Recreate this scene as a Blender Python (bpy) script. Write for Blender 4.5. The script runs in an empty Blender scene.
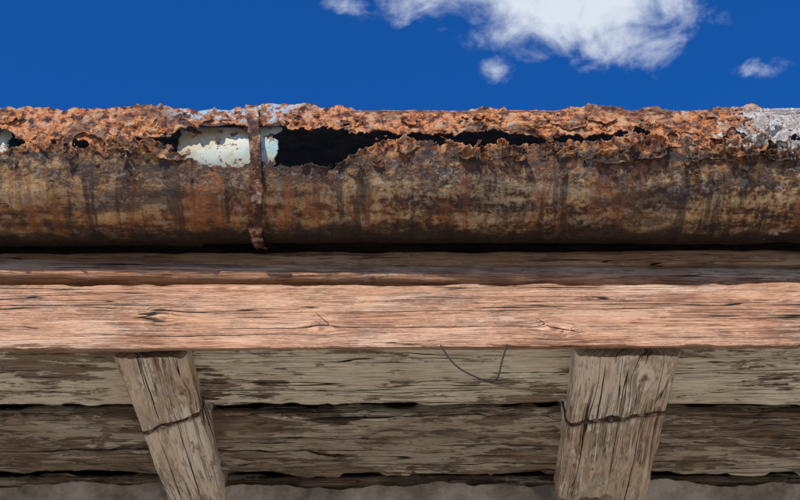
import bpy, bmesh, math, numpy as np
from mathutils import Vector, Matrix
R=math.radians
H=1.6   # eye height; structure heights are given relative to it and lifted by H

# ---------------------------------------------------------------- noise
def _h(ix,iy,seed):
    n=(ix.astype(np.int64)*374761393+iy.astype(np.int64)*668265263+seed*974711)&0x7fffffff
    n=(n^(n>>13))*1274126177&0x7fffffff
    n=n^(n>>16)
    return (n&0xffff)/65535.0
def vn(x,y,seed=0):
    x=np.asarray(x,float);y=np.asarray(y,float)
    x,y=np.broadcast_arrays(x,y)
    ix=np.floor(x);iy=np.floor(y);fx=x-ix;fy=y-iy
    fx=fx*fx*(3-2*fx);fy=fy*fy*(3-2*fy)
    a=_h(ix,iy,seed);b=_h(ix+1,iy,seed);c=_h(ix,iy+1,seed);d=_h(ix+1,iy+1,seed)
    return (a*(1-fx)+b*fx)*(1-fy)+(c*(1-fx)+d*fx)*fy
def fbm(x,y,seed=0,o=5,g=.5):
    t=0;a=1;s=0
    for i in range(o):
        t=t+a*(vn(np.asarray(x)*2**i+i*17.3,np.asarray(y)*2**i+i*9.1,seed+i)-.5);s+=a;a*=g
    return t/s*2      # about -1..1
def sstep(a,b,x):
    t=np.clip((x-a)/(b-a),0,1);return t*t*(3-2*t)

# ---------------------------------------------------------------- node helper
class NT:
    def __init__(s,name):
        s.m=bpy.data.materials.new(name);s.m.use_nodes=True
        s.t=s.m.node_tree;s.n=s.t.nodes;s.l=s.t.links
        s.b=s.n['Principled BSDF']
    def set(s,sock,v):
        if isinstance(v,bpy.types.NodeSocket): s.l.new(v,sock)
        elif isinstance(v,tuple) and len(v)==3: sock.default_value=v+(1,)
        else: sock.default_value=v
    def attr(s,name,out='Vector'):
        a=s.n.new('ShaderNodeAttribute');a.attribute_name=name;return a.outputs[out]
    def math(s,op,a,b=0.0,c=None,clamp=False):
        m=s.n.new('ShaderNodeMath');m.operation=op;m.use_clamp=clamp
        s.set(m.inputs[0],a);s.set(m.inputs[1],b)
        if c is not None:s.set(m.inputs[2],c)
        return m.outputs[0]
    def vmul(s,v,k,off=(0,0,0)):
        m=s.n.new('ShaderNodeVectorMath');m.operation='MULTIPLY_ADD'
        s.set(m.inputs[0],v);m.inputs[1].default_value=k;m.inputs[2].default_value=off
        return m.outputs[0]
    def noise(s,v,scale=1,detail=6,rough=.6,dist=0,off=None,k=(1,1,1),dim='2D'):
        n=s.n.new('ShaderNodeTexNoise');n.noise_dimensions=dim
        n.inputs['Scale'].default_value=scale;n.inputs['Detail'].default_value=detail
        n.inputs['Roughness'].default_value=rough;n.inputs['Distortion'].default_value=dist
        s.l.new(s.vmul(v,k,off or (0,0,0)),n.inputs['Vector'])
        return n.outputs['Fac']
    def voro(s,v,scale,k=(1,1,1),feature='F1',out='Distance',dim='2D'):
        n=s.n.new('ShaderNodeTexVoronoi');n.voronoi_dimensions=dim;n.feature=feature;n.inputs['Scale'].default_value=scale
        s.l.new(s.vmul(v,k),n.inputs['Vector']);return n.outputs[out]
    def ss(s,v,a,b,lo=0.0,hi=1.0):
        m=s.n.new('ShaderNodeMapRange');m.interpolation_type='SMOOTHSTEP'
        s.set(m.inputs[0],v)
        for i,q in enumerate((a,b,lo,hi)): m.inputs[1+i].default_value=q
        return m.outputs[0]
    def mix(s,f,a,b,mode='MIX'):
        m=s.n.new('ShaderNodeMix');m.data_type='RGBA';m.blend_type=mode
        s.set(m.inputs[0],f)
        s.set(m.inputs[6],a);s.set(m.inputs[7],b)
        return m.outputs[2]
    def ramp(s,f,stops):
        r=s.n.new('ShaderNodeValToRGB');e=r.color_ramp.elements
        while len(e)<len(stops):e.new(.5)
        for i,(p,c) in enumerate(stops):
            e[i].position=p;e[i].color=tuple(c)+(1,)
        s.l.new(f,r.inputs[0]);return r.outputs[0]
    def finish(s,col,height=None,dist=.001,strength=1.0,rough=.85,metal=0,spec=.3):
        s.set(s.b.inputs['Base Color'],col);s.set(s.b.inputs['Roughness'],rough)
        s.b.inputs['Metallic'].default_value=metal
        s.b.inputs['Specular IOR Level'].default_value=spec
        if height is not None:
            b=s.n.new('ShaderNodeBump');b.inputs['Strength'].default_value=strength
            b.inputs['Distance'].default_value=dist
            s.l.new(height,b.inputs['Height']);s.l.new(b.outputs[0],s.b.inputs['Normal'])
        return s.m

# ---------------------------------------------------------------- wood material
def wood(name,dark,mid,light,seed,paint=None,pcol=(.5,.47,.37),pthr=.5,knotcol=(.12,.05,.025),
         crack=1.0,pcol2=None,pscale=(14,70),bump=.0016,stain=.5,plow=(3,9),latek=.15,bw=38,soft=.012,knotk=.8,pitk=.6):
    t=NT(name);g=t.attr('gc');o=(seed*3.1,seed*1.7,0)
    def off(a,b):return (o[0]+a,o[1]+b,0)
    broad=t.noise(g,1,2,.55,0,o,(2.0,bw,1))
    grain=t.noise(g,1,4,.70,0,off(3,1),(7,150,1))
    fib=t.noise(g,1,3,.68,0,off(1,9),(22,520,1))
    blot=t.noise(g,1,5,.70,0,off(7,2),(7,18,1))
    spot=t.noise(g,1,3,.7,0,off(2,2),(28,100,1))
    gv=t.math('ADD',t.math('MULTIPLY',broad,9),t.math('MULTIPLY',grain,1.4))
    lw=t.math('PINGPONG',gv,.5); late=t.ss(lw,.15,.5)
    f=t.math('ADD',t.math('MULTIPLY',grain,.34),t.math('MULTIPLY',fib,.30))
    f=t.math('ADD',f,t.math('MULTIPLY',blot,.36))
    col=t.ramp(f,[(.38,dark),(.475,mid),(.60,light)])
    col=t.mix(t.math('MULTIPLY',late,latek),col,dark)
    col=t.mix(t.math('MULTIPLY',t.ss(blot,.48,.70),stain),col,tuple(x*.4 for x in mid))
    cl=t.math('ABSOLUTE',t.math('SUBTRACT',t.noise(g,1,2,.55,0,off(5,8),(1.8,70,1)),.5))
    cmask=t.ss(t.noise(g,1,2,.5,0,off(0,8),(3,24,1)),.46,.56)
    crk=t.math('MULTIPLY',t.ss(cl,.012,.003),t.math('MULTIPLY',cmask,crack))
    cd=t.math('ABSOLUTE',t.attr('cd','Fac'))
    cdn=t.math('ADD',cd,t.math('MULTIPLY',t.math('SUBTRACT',fib,.5),1.2))
    crk=t.math('MAXIMUM',crk,t.ss(cdn,1.0,.45))
    hl=t.math('ABSOLUTE',t.math('SUBTRACT',t.noise(g,1,2,.6,0,off(9,4),(3.5,260,1)),.5))
    hm=t.ss(blot,.54,.44)
    hair=t.math('MULTIPLY',t.ss(hl,.030,.006),t.math('MULTIPLY',hm,.6))
    pits=t.math('MULTIPLY',t.ss(spot,.62,.72),pitk)
    hgt=t.math('ADD',t.math('MULTIPLY',grain,1.1),t.math('MULTIPLY',fib,.6))
    if paint:
        pn=t.noise(g,1,6,.70,0,off(2,4),(pscale[0],pscale[1],1))
        pb=t.noise(g,1,2,.5,0,off(1,2),(plow[0],plow[1],1))
        q=t.math('ADD',t.math('MULTIPLY',pn,.6),t.math('MULTIPLY',pb,.4))
        q=t.math('ADD',q,t.math('MULTIPLY',t.math('SUBTRACT',fib,.5),.25))
        pm=t.ss(q,pthr-soft,pthr+soft*1.5)
        pm=t.math('MULTIPLY',pm,t.math('SUBTRACT',1,crk,clamp=True))
        pc=t.mix(t.ss(blot,.35,.65),pcol,pcol2 or tuple(x*.72 for x in pcol))
        pc=t.mix(t.math('MULTIPLY',t.ss(fib,.50,.62),.40),pc,mid)
        col=t.mix(t.math('MULTIPLY',pm,paint),col,pc)
        hgt=t.math('ADD',hgt,t.math('MULTIPLY',pm,.35))
    col=t.mix(hair,col,tuple(x*.45 for x in dark))
    col=t.mix(pits,col,tuple(x*.45 for x in dark))
    kn=t.attr('knot','Fac')
    kc=t.mix(t.ss(kn,.45,.95),tuple(x*.8 for x in mid),knotcol)
    kc=t.mix(t.math('MULTIPLY',t.ss(grain,.45,.6),.5),kc,knotcol)
    col=t.mix(t.math('MULTIPLY',t.ss(kn,.1,.8),knotk),col,kc)
    col=t.mix(crk,col,(.012,.008,.006))
    hgt=t.math('SUBTRACT',hgt,t.math('MULTIPLY',crk,2.2))
    hgt=t.math('SUBTRACT',hgt,t.math('ADD',pits,t.math('MULTIPLY',hair,.6)))
    return t.finish(col,hgt,bump,1.0,.85)

def add_mesh(name,verts,faces,mat=None,smooth=True,attrs={}):
    me=bpy.data.meshes.new(name);me.from_pydata([tuple(map(float,v)) for v in verts],[],faces);me.update()
    for k,a in attrs.items():
        a=np.asarray(a,dtype=np.float32)
        if a.ndim==2:
            at=me.attributes.new(k,'FLOAT_VECTOR','POINT');at.data.foreach_set('vector',a.ravel())
        else:
            at=me.attributes.new(k,'FLOAT','POINT');at.data.foreach_set('value',a)
    if smooth: me.polygons.foreach_set('use_smooth',[True]*len(me.polygons))
    ob=bpy.data.objects.new(name,me);bpy.context.collection.objects.link(ob)
    if mat: me.materials.append(mat)
    return ob

def warp(u,v,knots):
    """deflect the grain coordinate round knots"""
    vv=v.copy();kn=np.zeros_like(u)
    for (ku,kv,kr) in knots:
        du=(u-ku)/1.9;dv=v-kv;r2=du*du+dv*dv
        k=np.exp(-r2/(kr*kr*12))
        vv=vv-dv*np.minimum(kr*kr*1.0/np.maximum(r2,1e-8),.80)*k
        rr=np.sqrt(((u-ku)/1.25)**2+dv*dv)
        a=np.arctan2(dv,(u-ku))
        kk=np.clip(1.25-rr/(kr*(.85+.18*np.sin(3*a+ku*40))),0,1)
        kn=np.maximum(kn,kk)
    return vv,kn

def cracks_cd(u,v,cracks,seed):
    """signed distance to long drying cracks, in units of their half width"""
    cd=np.full(u.shape,50.)
    for i,(u0,u1,v0,sl,wd) in enumerate(cracks):
        c=v0+sl*(u-u0)+.0035*fbm(u*7,u*0,seed+i*7,5,.55)
        tt=np.clip((u-u0)/(u1-u0),0,1)
        w=wd*np.sin(math.pi*tt)**.5*(.7+.6*fbm(u*25,u*0,seed+i*7+3,3))
        w=np.maximum(w,wd*.02)
        d=np.clip((v-c)/w,-50,50)
        d=np.where((u<u0)|(u>u1),50.,d)
        cd=np.where(np.abs(d)<np.abs(cd),d,cd)
    return cd

def board(name,prof,x0,x1,mat,step=.004,knots=(),amp=.0012,bev=.002,seed=0,yaw=0,edge=.0,skew=0,cracks=(),gs=1.):
    """long board parallel to x. prof = list of (y,z) corners; ring closed; s measured from corner 0."""
    P=[]
    n=len(prof)
    for i in range(n):
        a=np.array(prof[i-1]);b=np.array(prof[i]);c=np.array(prof[(i+1)%n])
        d1=(a-b)/np.linalg.norm(a-b);d2=(c-b)/np.linalg.norm(c-b)
        for tt in (0,.33,.67,1):
            p0=b+d1*bev;p2=b+d2*bev
            P.append((1-tt)**2*p0+2*tt*(1-tt)*b+tt*tt*p2)
    Q=[]
    for i in range(len(P)):
        a=P[i];b=P[(i+1)%len(P)];L=np.linalg.norm(b-a);k=max(1,int(L/.004))
        for j in range(k):Q.append(a+(b-a)*j/k)
    Q=np.array(Q);m=len(Q)
    d=np.roll(Q,-1,0)-Q;L=np.linalg.norm(d,axis=1);s=np.concatenate([[0],np.cumsum(L)[:-1]])
    tan=np.roll(Q,-1,0)-np.roll(Q,1,0);tan/=np.linalg.norm(tan,axis=1)[:,None]
    nor=np.stack([tan[:,1],-tan[:,0]],1)
    cen=Q.mean(0)
    if ((Q-cen)*nor).sum()<0:nor=-nor
    xs=np.arange(x0,x1+step*.5,step);X,S=np.meshgrid(xs,s,indexing='ij')
    D=amp*fbm(X*9,S*55,seed,4)+amp*.9*fbm(X*2.3,S*9,seed+5,2)+amp*.35*fbm(X*30,S*260,seed+9,3)
    if edge:
        corner=np.zeros(m)
        for c in prof:
            dist=np.linalg.norm(Q-np.array(c),axis=1);corner=np.maximum(corner,np.exp(-(dist/.005)**2))
        D=D-edge*corner[None,:]*np.clip(fbm(X*22,S*30,seed+21,5)+.15,0,1)
    Y=Q[None,:,0]+nor[None,:,0]*D+skew*X; Z=Q[None,:,1]+nor[None,:,1]*D
    Z=Z+yaw*X
    nx=len(xs)
    V=np.stack([X,Y,Z+H],-1).reshape(-1,3)
    F=[]
    for i in range(nx-1):
        b=i*m
        for j in range(m):
            k=(j+1)%m
            F.append((b+j,b+k,b+m+k,b+m+j))
    F.append(tuple(range(m-1,-1,-1)));F.append(tuple((nx-1)*m+j for j in range(m)))
    vv,kn=warp(X.ravel(),S.ravel(),knots)
    gc=np.stack([X.ravel()*gs+seed*.913,vv*gs+seed*.371,np.zeros(vv.shape)],1)
    cd=cracks_cd(X.ravel(),S.ravel(),cracks,seed+200)
    return add_mesh(name,V,F,mat,True,{'gc':gc,'knot':kn,'cd':cd})

# ---------------------------------------------------------------- materials
m_plank=wood('sunlit_plank_wood',(.20,.085,.045),(.48,.245,.135),(.62,.38,.24),1,paint=.65,pcol=(.66,.47,.33),
             pthr=.50,pcol2=(.52,.28,.155),stain=.10,bump=.0032,knotcol=(.13,.05,.025),crack=1,pscale=(8,40),plow=(3,11),bw=26,soft=.05,knotk=.75,pitk=.25)
m_mould=wood('moulding_wood',(.17,.07,.035),(.46,.23,.12),(.60,.36,.21),2,paint=.6,pcol=(.62,.42,.27),pthr=.54,stain=.3,bump=.002,pitk=.3)
m_mould2=wood('moulding_wood_grey',(.15,.08,.045),(.45,.26,.155),(.60,.42,.28),5,paint=.6,pcol=(.66,.50,.36),pthr=.54,stain=.3,pitk=.3)
m_mould3=wood('moulding_wood_shade',(.02,.012,.008),(.06,.04,.028),(.12,.085,.06),8)  # near-black colour paints in the shadow beneath the gutter
m_sof1=wood('soffit_painted',(.05,.030,.016),(.22,.15,.09),(.40,.31,.20),3,paint=1,pcol=(.84,.75,.55),pthr=.465,
            pcol2=(.66,.57,.40),pscale=(13,60),bump=.0034,stain=.55)
m_sof2=wood('soffit_weathered',(.04,.025,.015),(.21,.14,.085),(.43,.33,.22),4,paint=.9,pcol=(.64,.55,.40),pthr=.515,
            pcol2=(.40,.32,.22),pscale=(15,80),bump=.0045,stain=.8,crack=1)
m_raft=wood('rafter_wood',(.20,.12,.065),(.62,.46,.30),(.80,.66,.48),6,paint=.9,pcol=(.88,.79,.62),pthr=.46,
            pcol2=(.76,.63,.45),pscale=(14,60),bump=.0034,stain=.22,knotcol=(.13,.07,.04),soft=.03,pitk=.4)

def rust_mat(name):
    t=NT(name);g=t.attr('gp');phi=t.attr('phi','Fac')
    sx=t.n.new('ShaderNodeSeparateXYZ');t.l.new(g,sx.inputs[0]);x=sx.outputs[0]
    n1=t.noise(g,20,5,.68,0);n2=t.noise(g,65,5,.70,0,(3,1,2));n3=t.noise(g,240,4,.7,0,(1,7,2))
    st=t.noise(g,1,5,.62,0,(4,4,1),(44,5,1));st2=t.noise(g,1,5,.65,0,(9,2,1),(7,38,1))
    n4=t.noise(g,120,6,.72,0,(13,2,4))
    f=t.math('ADD',t.math('MULTIPLY',n1,.55),t.math('MULTIPLY',n2,.45))
    base=t.ramp(f,[(.36,(.018,.010,.008)),(.44,(.075,.033,.015)),(.49,(.20,.08,.025)),(.56,(.40,.18,.05)),(.66,(.52,.33,.15))])
    top=t.ramp(t.math('ADD',t.math('MULTIPLY',n2,.62),t.math('MULTIPLY',n4,.38)),
        [(.38,(.03,.014,.010)),(.445,(.13,.042,.018)),(.485,(.48,.145,.035)),(.53,(.62,.23,.065)),(.585,(.60,.37,.19)),(.635,(.36,.34,.30)),(.74,(.58,.58,.54))])
    topm=t.ss(t.math('ADD',phi,t.math('MULTIPLY',t.math('SUBTRACT',n1,.5),50)),-34,-22)
    col=t.mix(topm,base,top)
    bei=t.ramp(t.math('ADD',t.math('MULTIPLY',n4,.5),t.math('MULTIPLY',st2,.5)),
        [(.40,(.03,.015,.009)),(.46,(.12,.052,.019)),(.495,(.34,.18,.06)),(.545,(.54,.36,.16)),(.63,(.66,.53,.33))])
    ph2=t.math('ADD',phi,t.math('MULTIPLY',t.math('SUBTRACT',n1,.5),60))
    lowm=t.ss(ph2,-40,-54)
    xr=t.ss(x,-.16,.08,.50,.95)
    col=t.mix(t.math('MULTIPLY',lowm,xr),col,bei)
    och=t.ramp(t.math('ADD',t.math('MULTIPLY',st2,.6),t.math('MULTIPLY',n2,.4)),
        [(.38,(.045,.021,.011)),(.46,(.15,.066,.024)),(.52,(.38,.19,.06)),(.63,(.60,.41,.19))])
    lm=t.math('MULTIPLY',t.ss(x,-.262,-.270),t.ss(ph2,-28,-40))
    col=t.mix(t.math('MULTIPLY',lm,.9),col,och)
    # olive-grey film on parts of the face
    og=t.math('MULTIPLY',t.ss(t.noise(g,1,4,.65,0,(61,5,0),(5,20,1)),.52,.60),t.ss(phi,-38,-52))
    col=t.mix(t.math('MULTIPLY',og,t.ss(n4,.46,.52,0,.6)),col,(.30,.26,.17))
    run=t.math('MULTIPLY',t.ss(st,.54,.64),t.ss(phi,-20,-45))
    col=t.mix(t.math('MULTIPLY',run,.6),col,(.30,.095,.024))
    rd=t.math('MULTIPLY',t.ss(t.noise(g,1,4,.6,0,(14,24,3),(42,4,1)),.54,.65),t.ss(phi,-25,-50))
    col=t.mix(t.math('MULTIPLY',rd,.75),col,(.035,.016,.009))
    zb=t.math('MULTIPLY',t.ss(x,-.275,-.265),t.ss(x,-.10,-.17))
    zb=t.math('MULTIPLY',zb,t.ss(st,.44,.54))
    col=t.mix(t.math('MULTIPLY',zb,.65),col,t.mix(n2,(.12,.04,.014),(.60,.22,.055)))
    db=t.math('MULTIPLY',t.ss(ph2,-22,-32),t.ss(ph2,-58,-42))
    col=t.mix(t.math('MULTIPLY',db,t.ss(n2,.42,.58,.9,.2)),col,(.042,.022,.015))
    col=t.mix(t.math('MULTIPLY',t.ss(n3,.59,.66),.6),col,(.025,.013,.009))
    lb=t.noise(g,1,5,.7,0,(31,12,0),(8,22,1))
    col=t.mix(t.math('MULTIPLY',t.ss(lb,.52,.62),.65),col,(.035,.018,.012))
    gp_=t.noise(g,60,4,.7,0,(21,33,0))
    col=t.mix(t.math('MULTIPLY',t.ss(gp_,.61,.65),.5),col,(.34,.31,.27))
    col=t.mix(t.ss(ph2,-82,-102,0,.92),col,(.022,.013,.010))  # shade on the gutter's underside painted into the rust colour
    wm=t.math('ADD',t.ss(x,.35,.50,-.55,.24),t.math('MULTIPLY',t.math('SUBTRACT',n1,.5),1.8))
    wm=t.math('ADD',wm,t.math('MULTIPLY',t.math('SUBTRACT',n4,.5),1.4))
    wm=t.math('ADD',wm,t.ss(phi,-38,-22,-.6,0))
    wm=t.ss(wm,-.02,.03)
    wc=t.mix(t.ss(n2,.42,.60),(.60,.59,.55),(.38,.34,.29))
    wc=t.mix(t.ss(n3,.54,.60),wc,(.26,.13,.07))
    col=t.mix(wm,col,wc)
    w2=t.math('MULTIPLY',t.math('MULTIPLY',t.ss(x,-.31,-.27),t.ss(x,-.10,-.17)),t.ss(phi,-6,2))
    w2=t.math('MULTIPLY',w2,t.ss(n2,.50,.54))
    col=t.mix(w2,col,(.36,.50,.58))
    h=t.math('ADD',t.math('MULTIPLY',n2,1.1),t.math('MULTIPLY',n3,.40))
    h=t.math('ADD',h,t.math('MULTIPLY',n4,.9))
    h=t.math('MULTIPLY',h,t.ss(ph2,-40,-64,1.0,.55))
    return t.finish(col,h,.0050,1.0,t.ss(n2,.3,.7,.42,.75),0,.5)
m_rust=rust_mat('rusted_sheet_metal')

t=NT('bracket_rust');g=t.n.new('ShaderNodeTexCoord').outputs['Object']
n=t.noise(g,70,4,.7,dim='3D');n5=t.noise(g,300,3,.6,dim='3D')
m_brk=t.finish(t.ramp(n,[(.35,(.02,.011,.01)),(.46,(.08,.032,.018)),(.54,(.22,.10,.05)),(.64,(.46,.36,.28))]),t.math('ADD',n,n5),.002,1,.7)
t=NT('old_band_iron');g=t.n.new('ShaderNodeTexCoord').outputs['Object']
n=t.noise(g,120,4,.7,dim='3D')
m_band=t.finish(t.ramp(n,[(.4,(.02,.014,.012)),(.55,(.09,.055,.035)),(.66,(.30,.24,.18))]),n,.002,1,.9)
t=NT('galvanised_wire');m_wire=t.finish((.02,.017,.015),None,rough=.6)

t=NT('pale_inner_metal');g=t.n.new('ShaderNodeTexCoord').outputs['Object']
n=t.noise(g,14,4,.55,dim='3D');n5=t.noise(g,70,5,.7,dim='3D')
c=t.mix(t.ss(n,.48,.60),(.48,.50,.42),(.24,.38,.38))
c=t.mix(t.ss(n,.49,.38),c,(.40,.32,.19))
c=t.mix(t.ss(n5,.55,.59),c,(.15,.065,.028))
m_liner=t.finish(c,n5,.0006,.7,.5)

t=NT('dark_roof_metal');g=t.n.new('ShaderNodeTexCoord').outputs['Object']
n=t.noise(g,30,4,.65,dim='3D')
m_roof=t.finish(t.ramp(n,[(.4,(.02,.012,.009)),(.6,(.09,.045,.03))]),n,.002,1,.8)

t=NT('plaster');g=t.n.new('ShaderNodeTexCoord').outputs['Object']
n=t.noise(g,12,5,.7,dim='3D');n5=t.noise(g,90,5,.7,dim='3D')
m_plas=t.finish(t.ramp(n,[(.35,(.12,.10,.08)),(.5,(.26,.225,.18)),(.65,(.42,.38,.32))]),t.math('ADD',n,t.math('MULTIPLY',n5,.6)),.012,1,.95)

t=NT('pale_gravel');g=t.n.new('ShaderNodeTexCoord').outputs['Object']
n=t.noise(g,3,3,.6);v=t.voro(g,45,out='Color')
sx=t.n.new('ShaderNodeSeparateColor');t.l.new(v,sx.inputs[0])
m_gr=t.finish(t.mix(sx.outputs[0],t.ramp(n,[(.35,(.52,.43,.31)),(.65,(.62,.52,.39))]),(.68,.59,.46)),None,rough=.95)

# ---------------------------------------------------------------- fascia plank and mouldings (y,z)
XL=2.0
fascia=board('fascia_board',[(1.322,1.021),(1.300,1.009),(1.300,1.1135),(1.322,1.1135)],-XL,XL,m_plank,.004,
  knots=[(-.297,.073,.007),(-.098,.055,.007),(.192,.055,.009),(.62,.06,.007),(-.8,.07,.006)],
  cracks=[(-.62,-.20,.093,.004,.0010),(-.12,.30,.060,-.006,.0009),(.26,.70,.095,-.01,.0010),(-.45,-.10,.045,.004,.0008),(.0,.16,.105,0,.0007),(.30,.56,.04,.003,.0008),(-.33,-.29,.08,.02,.0009),
          (.168,.205,.075,-.9,.0014),(.180,.225,.060,-.25,.0012),(-.11,-.085,.085,-1.0,.0010)],
  amp=.0016,seed=1,edge=.006,yaw=.003,gs=.85)
eave=bpy.data.objects.new('eave_moulding',None);bpy.context.collection.objects.link(eave)
b1=board('lower_strip',[(1.350,1.137),(1.322,1.135),(1.314,1.142),(1.318,1.160),(1.329,1.170),(1.350,1.172)],-XL,XL,m_mould,.005,knots=[(.16,.05,.005)],amp=.0018,bev=.004,seed=2,edge=.003,yaw=.003,skew=.020,cracks=[(-.5,.1,.045,0,.0008)])
b2=board('upper_strip',[(1.375,1.176),(1.341,1.180),(1.345,1.208),(1.375,1.212)],-XL,XL,m_mould2,.005,amp=.0012,seed=3,edge=.003,yaw=.003)
b3=board('back_board',[(1.40,1.06),(1.380,1.06),(1.380,1.375),(1.40,1.375)],-XL,XL,m_mould3,.02,amp=.001,seed=31)  # recessed, its dark colour stands in for the shadow band under the gutter
for b in (b1,b2,b3): b.parent=eave

# ---------------------------------------------------------------- soffit boards
sof=bpy.data.objects.new('soffit_boards',None);bpy.context.collection.objects.link(sof)
def sb(nm,y0,y1,z,mat,seed,th=.022,amp=.002,edge=.01,tilt=0,knots=(),cracks=()):
    b=board(nm,[(y1,z+th),(y1,z+tilt),(y0,z),(y0,z+th)],-XL,XL,mat,.0045,amp=amp,seed=seed,edge=edge,bev=.004,knots=knots,cracks=cracks,gs=.75);b.parent=sof;return b
sb('board_1',1.326,1.461,1.040,m_sof1,11,knots=[(-.02,.075,.005)],tilt=-.004,amp=.0035,cracks=[(-.3,.2,.06,.01,.0012),(.1,.7,.10,-.02,.001)])
sb('board_2',1.500,1.632,1.046,m_sof2,12,amp=.006,edge=.03,tilt=-.010,knots=[(-.11,.09,.009),(.50,.12,.012),(.44,.05,.007),(-.42,.1,.008)],cracks=[(-.6,.0,.09,.01,.0016),(-.1,.5,.06,.01,.0012),(.2,.7,.12,-.02,.0014)])
sb('board_3',1.656,1.80,1.036,m_sof2,13,amp=.003,edge=.02)
sb('board_4',1.81,1.98,1.038,m_sof1,14)
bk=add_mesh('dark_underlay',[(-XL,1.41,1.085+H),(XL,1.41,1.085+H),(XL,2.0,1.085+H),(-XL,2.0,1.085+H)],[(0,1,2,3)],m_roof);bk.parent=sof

# mortar bedding at the wall head (lumpy)
nx,ny=900,40
xs=np.linspace(-XL,XL,nx);ts=np.linspace(0,1,ny)
X,T=np.meshgrid(xs,ts,indexing='ij')
edge_=1.650+.022*fbm(X*6,X*0,41,5)
Y=edge_+T*.22
Z=1.030-.022*sstep(0,.12,T)-.014*fbm(X*18,Y*22,43,6)
V=np.stack([X,Y,Z+H],-1).reshape(-1,3)
F=[(i*ny+j,(i+1)*ny+j,(i+1)*ny+j+1,i*ny+j+1) for i in range(nx-1) for j in range(ny-1)]
add_mesh('mortar_bed',V,F,m_plas)

# ---------------------------------------------------------------- rafters
def rafter(xa0,xa1,xb0,xb1,seed,knots=(),name='rafter',strap=None,cracks=()):
    """edges x (a) at y=1.324 ; (b) at y=1.653 ; extrapolated to 2.0"""
    zb,zt=1.013,1.10;y0=1.3245;yend=1.99
    ring=[]
    zs=np.linspace(zt,zb,20);ws=np.linspace(0,1,44)
    for z in zs: ring.append((0,z))
    for w in ws[1:]: ring.append((w,zb))
    for z in zs[::-1][1:]: ring.append((1,z))
    for w in ws[::-1][1:-1]: ring.append((w,zt))
    ring=np.array(ring);m=len(ring)
    wd=xa1-xa0
    def shape(w,z,y):
        k=(y-y0)/(1.653-y0)
        l=xa0+(xb0-xa0)*k;r=xa1+(xb1-xa1)*k
        x=l+(r-l)*w
        cx=(w-.5)*2
        low=np.clip((zb+.03-z)/.03,0,1)
        ar=np.clip(np.abs(cx)-.86,0,1)/.14
        rnd=ar**2*low*(.004+.004*np.clip(fbm(y*16,w*2,seed+61,4)+.1,0,1))
        x=x-np.sign(cx)*np.clip(np.abs(cx)-.9,0,1)*10*low**3*(.003+.003*fbm(y*12,z*9,seed+63,4))
        x=x+np.sign(cx)*np.abs(cx)**4*(.0020*fbm(y*14,z*60,seed,4)+.003*fbm(y*4+z*5,z*4,seed+3,2))
        zz=z+np.where(z<zb+.001,1,0)*(.0030*fbm(y*9,w*9,seed+7,4)+.0010*fbm(y*12,w*60,seed+8,3))+rnd
        return x,zz
    ys=y0+(yend-y0)*np.linspace(0,1,230)**1.3;n=len(ys)
    W=np.repeat(ring[None,:,0],n,0);Zr=np.repeat(ring[None,:,1],n,0);Y=np.repeat(ys[:,None],m,1)
    x,z=shape(W,Zr,Y)
    V=list(np.stack([x,Y,z+H],-1).reshape(-1,3))
    s=np.concatenate([[0],np.cumsum(np.hypot(np.diff(ring[:,0])*wd,np.diff(ring[:,1])))])
    S=np.repeat(s[None,:],n,0)
    sk=S+.010*fbm(Y*5,S*8,seed+2,2)
    vv,kn=warp(Y.ravel(),sk.ravel(),[(ky,(zt-zb)+kw*wd,kr) for ky,kw,kr in knots])
    if strap:
        ya,yb=strap
        yl=ya+(yb-ya)*W
        ln=np.exp(-((Y-yl-.006-.003*fbm(W*9,W*0,seed+31,4))/.005)**2)*(Zr<zb+.001)
        kn=np.maximum(kn,(ln*(.8+.4*fbm(W*8,W*0,seed+33,4))).ravel().clip(0,1))
    gc=np.stack([Y.ravel()*.7+seed*.7,vv*.6+seed*.31,np.zeros(vv.shape)],1)
    cd=cracks_cd(Y.ravel(),S.ravel(),[(a,b,(zt-zb)+c*wd,d,e) for a,b,c,d,e in cracks],seed+300)
    F=[]
    for i in range(n-1):
        for j in range(m):
            k=(j+1)%m;F.append((i*m+j,i*m+k,(i+1)*m+k,(i+1)*m+j))
    F.append(tuple(range(m)));F.append(tuple((n-1)*m+j for j in range(m-1,-1,-1)))
    ob=add_mesh(name,V,F,m_raft,True,{'gc':gc,'knot':kn,'cd':cd})
    if strap:
        path=[(0,z) for z in np.linspace(zb+.05,zb+.002,10)]+[(w,zb) for w in np.linspace(.02,.98,60)]+[(1,z) for z in np.linspace(zb+.002,zb+.05,10)]
        V=[];F=[]
        for i,(w,z) in enumerate(path):
            yc=ya+(yb-ya)*w+.004*float(fbm(i*.10,0.,seed+71,4))
            hw=.0025+.0055*max(0,float(fbm(i*.2,1.,seed+73,4,.6))+.2)
            for k,(dy,d) in enumerate(((-1,-.001),(-.8,.0014),(.0,.0022),(.8,.0014),(1,-.001))):
                yy=yc+dy*hw
                X_,Z_=shape(np.array(w),np.array(z),np.array(yy))
                X_=float(X_);Z_=float(Z_)
                d2=d+.0012*float(fbm(i*.5,k*1.,seed+75,3))
                if w==0:X_-=d2
                elif w==1:X_+=d2
                else:Z_-=d2
                V.append((X_,yy,Z_+H))
        for i in range(len(path)-1):
            for k in range(4):F.append((i*5+k,i*5+k+1,(i+1)*5+k+1,(i+1)*5+k))
        l=add_mesh('band_iron',V,F,m_band,False);l.parent=ob
    return ob
rafter(-.358,-.267,-.339,-.249,3,knots=[(1.40,.80,.008)],strap=(1.492,1.444),
   cracks=[(1.33,1.47,.35,0,.0011),(1.44,1.75,.60,0,.0012),(1.50,1.9,.25,.02,.0010)])
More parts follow.
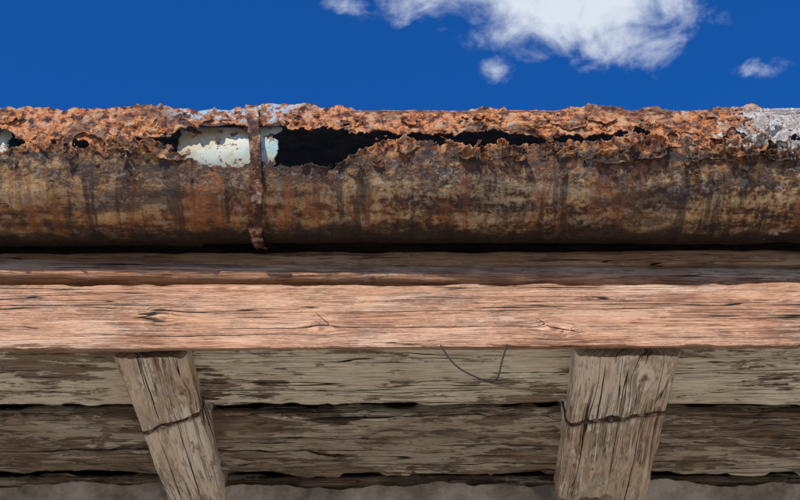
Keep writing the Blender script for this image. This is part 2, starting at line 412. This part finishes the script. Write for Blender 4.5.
rafter(.217,.353,.223,.353,4,knots=[(1.372,.66,.011),(1.58,.3,.005)],strap=(1.472,1.442),
   cracks=[(1.33,1.50,.30,.0,.0012),(1.40,1.62,.50,.02,.0010),(1.47,1.9,.75,-.01,.0013),(1.33,1.42,.85,0,.0008)])
for i,xx in enumerate((.83,1.42,-.95,-1.55)):rafter(xx,xx+.1,xx,xx+.1,5+i,knots=[(1.45,.4,.007)],cracks=[(1.4,1.8,.5,0,.001)])

# ---------------------------------------------------------------- gutter
YC,ZC,RG=1.265,1.279,.095
up=np.array([(-1000,-18),(-560,-10),(-516,-8),(-490,-20),(-440,-21),(-412,-23),(-387,-21),(-350,-19),(-297,-17),(-277,-9),(-232,-5),(-148,-5),(-90,-10),(-64,-15),(-26,-11),(39,-14),(90,-11),(129,-12),(180,-18),(258,-17),(310,-10),(330,-16),(345,-20),(420,-19),(1000,-19)],float)
lo=np.array([(-1000,-19),(-560,-30),(-516,-27),(-490,-28),(-440,-21.3),(-400,-26),(-387,-19),(-322,-24),(-303,-26),(-284,-31),(-252,-38),(-206,-41),(-178,-33),(-142,-40),(-90,-41),(-64,-34),(-39,-25),(0,-21),(64,-23),(103,-26),(155,-23),(187,-23),(219,-22),(258,-20),(310,-17),(330,-18),(345,-19.5),(1000,-18)],float)
fine=np.arange(-.64,.64,.0013)
xs=np.concatenate([np.arange(-XL,-.64,.005),fine,np.arange(.64,XL,.005)])
ph=np.concatenate([np.arange(26,-66,-.75),np.arange(-66,-185,-2.2)])
def gutter_layer(xs,ph,Ff,rad,extra):
    X,PH=np.meshgrid(xs,ph,indexing='ij')
    F=Ff(X,PH);Rr=rad(X,PH,F)
    a=np.radians(PH)
    P=np.stack([X,YC-Rr*np.cos(a)+0*X,ZC+Rr*np.sin(a)+H],-1)
    n,m=X.shape;F=F.ravel();P=P.reshape(-1,3);PHf=PH.ravel()
    vid=-np.ones(n*m,int);verts=[];phs=[];xx=[];faces=[];cut={}
    Xf=X.ravel()
    def vtx(i):
        if vid[i]<0:
            vid[i]=len(verts);verts.append(P[i]);phs.append(PHf[i]);xx.append(Xf[i])
        return int(vid[i])
    def cutv(i,j):
        k=(i,j) if i<j else (j,i)
        if k not in cut:
            i,j=k;t=F[i]/(F[i]-F[j])
            cut[k]=len(verts);verts.append(P[i]*(1-t)+P[j]*t);phs.append(PHf[i]*(1-t)+PHf[j]*t);xx.append(Xf[i]*(1-t)+Xf[j]*t)
        return cut[k]
    pos=(F>0)
    pg=pos.reshape(n,m);c=pg[:-1,:-1].astype(int)+pg[1:,:-1]+pg[:-1,1:]+pg[1:,1:]
    for i,j in zip(*np.nonzero(c)):
        q=(i*m+j,(i+1)*m+j,(i+1)*m+j+1,i*m+j+1)
        if c[i,j]==4: faces.append([vtx(k) for k in q]);continue
        poly=[]
        for k in range(4):
            a_,b_=q[k],q[(k+1)%4]
            if pos[a_]:poly.append(vtx(a_))
            if pos[a_]!=pos[b_]:poly.append(cutv(a_,b_))
        if len(poly)>2:faces.append(poly)
    phs=np.array(phs);xx=np.array(xx)
    gp=np.stack([xx,np.radians(phs)*RG+extra,np.zeros(len(xx))],1)
    return verts,faces,gp,phs
def Fhole(X,PH):
    xm=X*1000
    u=np.interp(xm,up[:,0],up[:,1])+4.5*fbm(X*50,PH*.03,51,5,.65)
    l=np.interp(xm,lo[:,0],lo[:,1])+6.0*fbm(X*42,PH*.03,57,5,.66)
    d=np.maximum(PH-u,l-PH)       # >0 outside the break
    s=PH*RG*math.pi/180
    d=d+3.4*fbm(X*120,s*120,61,4,.65)
    h=fbm(X*30,s*55,71,5,.55)-.56
    zone=sstep(-46,-34,PH)*sstep(4,-4,PH)*sstep(.47,.40,X)
    d2=-(h)*30+ (1-zone)*30
    return np.minimum(d,d2)
def Ftrough(X,PH):
    # ragged upper lip standing above the rolled bead here and there
    lip=11+13*np.clip(fbm(X*16,X*0,401,5,.6)+.04,0,1)+3.5*fbm(X*90,X*0,407,4,.65)
    return np.minimum(Fhole(X,PH),lip-PH)
def rad1(X,PH,F):
    s=PH*RG*math.pi/180
    r=RG+.0014*fbm(X*14,s*20,81,4)+.0012*fbm(X*60,s*80,83,4)*sstep(-75,-40,PH)
    near=np.exp(-np.clip(F,0,99)/3.5)
    r=r+near*(.008*fbm(X*26,s*22,87,3)+.0015)*sstep(12,-2,PH)
    r=r+(.0036+.006*fbm(X*26,s*10,411,4))*sstep(7,17,PH)
    r=r+.0022*sstep(-.266,-.268,X)+.0016*np.exp(-((X+.267)/.002)**2)
    r=r+.003*fbm(X*2.2,s*3,89,2)
    r=r+.004*sstep(.40,.48,X)*fbm(X*20,s*14,90,3)
    return r
gut=bpy.data.objects.new('rusty_gutter',None);bpy.context.collection.objects.link(gut)
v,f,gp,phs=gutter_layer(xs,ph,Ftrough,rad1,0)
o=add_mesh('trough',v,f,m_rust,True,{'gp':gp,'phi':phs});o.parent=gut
md=o.modifiers.new('t','SOLIDIFY');md.thickness=.0016;md.offset=-1
def scab(seed,thr,lift,sc,zl,zh,xa=-.64,xb=.64,dens=None,top=8,out=.0012):
    def Fs(X,PH):
        s=PH*RG*math.pi/180
        q=fbm(X*sc,s*sc*1.25,seed,5,.6)-thr
        if dens is not None:q=q+dens(X,PH)
        z=sstep(zl,zl+12,PH)*sstep(zh,zh-6,PH)
        q=q*12-(1-z)*14
        b=Fhole(X,PH)+2.5
        return np.minimum(q,b)
    def rs(X,PH,F):
        s=PH*RG*math.pi/180
        near=np.exp(-np.clip(F,0,99)/.8)
        return rad1(X,PH,Fhole(X,PH))+out+near*lift*(.6+fbm(X*30,s*30,seed+3,3))+.0009*fbm(X*80,s*90,seed+5,4)
    x2=np.arange(xa,xb,.0013);p2=np.arange(top,-86,-.75)
    v,f,gp,phs=gutter_layer(x2,p2,Fs,rs,seed*.1)
    if f:
        o=add_mesh('scale_%d'%seed,v,f,m_rust,True,{'gp':gp,'phi':phs});o.parent=gut
        md=o.modifiers.new('t','SOLIDIFY');md.thickness=.0011;md.offset=-1
scab(101,.13,.0065,22,-46,10,dens=lambda X,P:.22*sstep(.05,.15,X)-.1)
scab(131,.34,.0035,38,-60,4)
scab(151,.18,.012,16,-44,-4,xa=.02,xb=.50,dens=lambda X,P:.12)
# rolled front bead
nb=14;bx=np.arange(-XL,XL,.002)
B,A=np.meshgrid(bx,np.linspace(0,2*math.pi,nb,endpoint=False),indexing='ij')
rb=.0042+.0019*fbm(B*55,A*1.5,95,5,.65)+.0016*fbm(B*9,A*.3,96,3)+.0024*sstep(.40,.46,B)*(.5+fbm(B*40,A,97,3))
py=YC-(RG-.0015)*math.cos(R(10));pz=ZC+(RG)*math.sin(R(10))+.0005
bz=.0034*fbm(B*3,B*0,98,5)
V=np.stack([B,py-rb*np.cos(A)+.001*fbm(B*5,B*0,99,3),pz+bz+rb*np.sin(A)+H],-1).reshape(-1,3)
n=len(bx);F=[(i*nb+j,i*nb+(j+1)%nb,(i+1)*nb+(j+1)%nb,(i+1)*nb+j) for i in range(n-1) for j in range(nb)]
o=add_mesh('rim_bead',V,F,m_rust,True,{'gp':np.stack([B.ravel(),A.ravel()*.005+.2,B.ravel()*0],1),'phi':np.full(B.size,5.)});o.parent=gut
# pale newer length sleeved inside, ends torn
def liner(nm,xa,xb,pa,pb,seed):
    U,PH=np.meshgrid(np.linspace(0,1,int((xb-xa)/.0015)),np.arange(pa,pb,-1.5),indexing='ij')
    l=xa+.006*fbm(PH*.12,PH*0,seed+1,5,.65);r_=xb+.018*fbm(PH*.10,PH*0,seed+2,5,.65)
    X=l+(r_-l)*U
    a=np.radians(PH);r=RG-.014+.003*fbm(X*8,PH*.03,seed,3)
    P=np.stack([X,YC-r*np.cos(a),ZC+r*np.sin(a)+H],-1).reshape(-1,3);n,m=X.shape
    F=[(i*m+j,(i+1)*m+j,(i+1)*m+j+1,i*m+j+1) for i in range(n-1) for j in range(m-1)]
    o=add_mesh(nm,P,F,m_liner);o.parent=gut
    md=o.modifiers.new('t','SOLIDIFY');md.thickness=.0015
liner('inner_sleeve',-.285,-.156,2,-175,3)
liner('inner_sleeve_2',-.62,-.497,0,-175,5)

# ---------------------------------------------------------------- bracket strap
bw=.0160;N=90
V=[];F=[]
angs=np.linspace(12,-185,N)
for i,a in enumerate(angs):
    rr=RG+.0062+.003*math.sin(R(a)*3+1)*(a>-90)
    bow=.008*math.sin(min(1,max(0,(16-a)/110))*math.pi)
    cx=-.194+bow+.006*(16-a)/110
    w=bw*(1+.28*float(fbm(a*.12,0.,5,5,.6)))
    for k,(ww,dr) in enumerate(((-.5,0),(-.44,.0016),(0,.0002),(.44,.0018),(.5,0),(.42,-.0012),(-.42,-.0012))):
        r=rr+dr+.0012*float(fbm(a*.2,ww*3,9,3))
        V.append((cx+ww*w,YC-r*math.cos(R(a)),ZC+r*math.sin(R(a))+H))
for i in range(N-1):
    for k in range(7):
        F.append((i*7+k,i*7+(k+1)%7,(i+1)*7+(k+1)%7,(i+1)*7+k))
F.append((0,1,2,3,4,5,6))
brk=bpy.data.objects.new('gutter_bracket',None);bpy.context.collection.objects.link(brk)
o=add_mesh('strap',V,F,m_brk,False);o.parent=brk
def blob(nm,loc,sc,seed,mat,parent,sub=3):
    bm=bmesh.new();bmesh.ops.create_icosphere(bm,subdivisions=sub,radius=1)
    for v_ in bm.verts:
        k=1+.30*float(fbm(v_.co.x*2+seed,v_.co.y*2+v_.co.z,seed,3))
        v_.co=Vector((v_.co.x*sc[0]*k+loc[0],v_.co.y*sc[1]*k+loc[1],v_.co.z*sc[2]*k+loc[2]+H))
    me=bpy.data.meshes.new(nm);bm.to_mesh(me);bm.free();me.polygons.foreach_set('use_smooth',[True]*len(me.polygons))
    me.materials.append(mat);o=bpy.data.objects.new(nm,me);bpy.context.collection.objects.link(o);o.parent=parent
blob('hook',(-.195,py-.003,pz-.001),(.0080,.0062,.0048),3,m_brk,brk)
blob('rivet',(-.190,YC-RG*math.cos(R(-62))-.006,ZC+RG*math.sin(R(-62))-.003),(.003,.003,.003),4,m_brk,brk)
me_k=[(.105,.005),(.322,.006),(.436,.0065),(-.335,.004),(.45,.005),(.23,.004)]
for i,(x,s) in enumerate(me_k):
    blob('rust_knob_%d'%i,(x,py,pz+.002),(s*1.6,s,s*.8),10+i,m_brk,gut)
blob('rust_wart',(-.507,YC-RG*math.cos(R(-68)),ZC+RG*math.sin(R(-68))),(.010,.004,.008),30,m_brk,gut)

# ---------------------------------------------------------------- hanging wire
pts=[(.050,1.012,1.3),(.058,.992,1.297),(.070,.972,1.293),(.087,.959,1.291),(.104,.951,1.292),(.1135,.952,1.292),(.119,.962,1.293),(.1235,.985,1.296),(.1315,1.012,1.299)]
cu=bpy.data.curves.new('wire','CURVE');cu.dimensions='3D';cu.bevel_depth=.0011;cu.bevel_resolution=2
sp=cu.splines.new('NURBS');sp.points.add(len(pts)-1);sp.order_u=3;sp.use_endpoint_u=True
for p_,q in zip(sp.points,pts):p_.co=(q[0],q[2],q[1]+H,1)
wr=bpy.data.objects.new('hanging_wire',cu);bpy.context.collection.objects.link(wr);cu.materials.append(m_wire)

# ---------------------------------------------------------------- house body
def box(nm,a,b,mat):
    x0,y0,z0=a;x1,y1,z1=b
    V=[(x,y,z) for x in (x0,x1) for y in (y0,y1) for z in (z0,z1)]
    F=[(0,1,3,2),(4,6,7,5),(0,4,5,1),(2,3,7,6),(0,2,6,4),(1,5,7,3)]
    return add_mesh(nm,V,F,mat,False)
wall=box('house_wall',(-XL+.05,1.82,0),(XL-.05,5.8,1.0+H),m_plas)
nx=300;V=[];F=[]
y0,z0=1.262,1.378
for i in range(nx):
    x=-XL-.05+(2*XL+.1)*i/(nx-1);c=.0035*math.sin(x*2*math.pi/.08)
    for (yy,zz) in ((y0,z0-.006),(y0,z0),(3.8,z0+(3.8-y0)*.55),(6.3,z0)):
        V.append((x,yy,zz+c+H))
for i in range(nx-1):
    for k in range(3):F.append((i*4+k,(i+1)*4+k,(i+1)*4+k+1,i*4+k+1))
rf=add_mesh('roof',V,F,m_roof,False)
gr=add_mesh('ground',[(-300,-300,0),(300,-300,0),(300,300,0),(-300,300,0)],[(0,1,2,3)],m_gr,False)

# ---------------------------------------------------------------- light
L=Vector((.24,.80,-.445)).normalized()
sun=bpy.data.lights.new('sun','SUN');sun.energy=5.0;sun.angle=R(.5);sun.color=(1,.93,.82)
so=bpy.data.objects.new('sun',sun);bpy.context.collection.objects.link(so);so.rotation_euler=L.to_track_quat('-Z','Y').to_euler()
el=math.asin(-L.z);az=math.atan2(-L.x,-L.y)
w=bpy.data.worlds.new('World');bpy.context.scene.world=w;w.use_nodes=True
nt=w.node_tree;N_=nt.nodes;Lk=nt.links
bg=N_['Background'];bg.inputs[1].default_value=.14
sk=N_.new('ShaderNodeTexSky');sk.sky_type='NISHITA';sk.sun_disc=False;sk.sun_elevation=el;sk.sun_rotation=az
sk.altitude=1500;sk.air_density=1;sk.dust_density=.2;sk.ozone_density=3
def M(op,a,b=0.,clamp=False):
    m=N_.new('ShaderNodeMath');m.operation=op;m.use_clamp=clamp
    for i,q in enumerate((a,b)):
        if isinstance(q,bpy.types.NodeSocket):Lk.new(q,m.inputs[i])
        else:m.inputs[i].default_value=q
    return m.outputs[0]
tc=N_.new('ShaderNodeTexCoord');sx=N_.new('ShaderNodeSeparateXYZ');Lk.new(tc.outputs['Generated'],sx.inputs[0])
zz=M('MAXIMUM',sx.outputs[2],.05)
u=M('DIVIDE',sx.outputs[0],zz);v_=M('DIVIDE',sx.outputs[1],zz)
cv=N_.new('ShaderNodeCombineXYZ');Lk.new(u,cv.inputs[0]);Lk.new(v_,cv.inputs[1])
def wnoise(s,d,r,dist=0):
    n=N_.new('ShaderNodeTexNoise');n.noise_dimensions='2D';n.inputs['Scale'].default_value=s;n.inputs['Detail'].default_value=d
    n.inputs['Roughness'].default_value=r;n.inputs['Distortion'].default_value=dist;Lk.new(cv.outputs[0],n.inputs[0]);return n.outputs['Fac']
nz=wnoise(16,7,.62,.4);nz2=wnoise(45,4,.6,.2)
tot=None
for (a,b,ra,rb_,am) in ((.165,.765,.095,.055,1.1),(.08,.745,.10,.040,1.15),(.215,.818,.045,.036,.95),(.0945,.848,.017,.018,.62),(-.045,.768,.024,.012,.62),(.352,.846,.045,.017,.32),(.12,.77,.08,.026,1.0),
                   (-.9,.2,.4,.15,1),(.9,.9,.25,.2,1),(-.8,1.6,.4,.3,1)):
    dx=M('DIVIDE',M('SUBTRACT',u,a),ra);dy=M('DIVIDE',M('SUBTRACT',v_,b),rb_)
    r2=M('ADD',M('MULTIPLY',dx,dx),M('MULTIPLY',dy,dy))
    e=M('MULTIPLY',M('POWER',2.718,M('MULTIPLY',r2,-.8)),am)
    tot=e if tot is None else M('MAXIMUM',tot,e)
d=M('ADD',tot,M('ADD',M('MULTIPLY',M('SUBTRACT',nz,.5),1.5),M('MULTIPLY',M('SUBTRACT',nz2,.5),.5)))
d=M('MULTIPLY',d,M('MINIMUM',M('MULTIPLY',tot,4.0),1.0))
mr=N_.new('ShaderNodeMapRange');mr.interpolation_type='SMOOTHSTEP';Lk.new(d,mr.inputs[0]);mr.inputs[1].default_value=.18;mr.inputs[2].default_value=1.2
mr.inputs[4].default_value=.95
tint=N_.new('ShaderNodeMix');tint.data_type='RGBA';tint.blend_type='MULTIPLY';tint.inputs[0].default_value=1
Lk.new(sk.outputs[0],tint.inputs[6]);tint.inputs[7].default_value=(.11,.68,1.4,1)
mx=N_.new('ShaderNodeMix');mx.data_type='RGBA';Lk.new(mr.outputs[0],mx.inputs[0]);Lk.new(tint.outputs[2],mx.inputs[6])
mx.inputs[7].default_value=(5.3,5.8,6.4,1)
Lk.new(mx.outputs[2],bg.inputs[0])

# ---------------------------------------------------------------- camera
cam=bpy.data.cameras.new('camera');cam.lens=60;cam.sensor_width=36;cam.clip_end=2000;cam.clip_start=.02
co=bpy.data.objects.new('camera',cam);bpy.context.collection.objects.link(co)
co.location=(0,0,H)
co.rotation_euler=(Matrix.Rotation(R(132),4,'X')@Matrix.Rotation(R(-.12),4,'Z')).to_euler()
sc=bpy.context.scene;sc.camera=co
sc.view_settings.view_transform='Standard';sc.view_settings.look='None';sc.view_settings.exposure=0
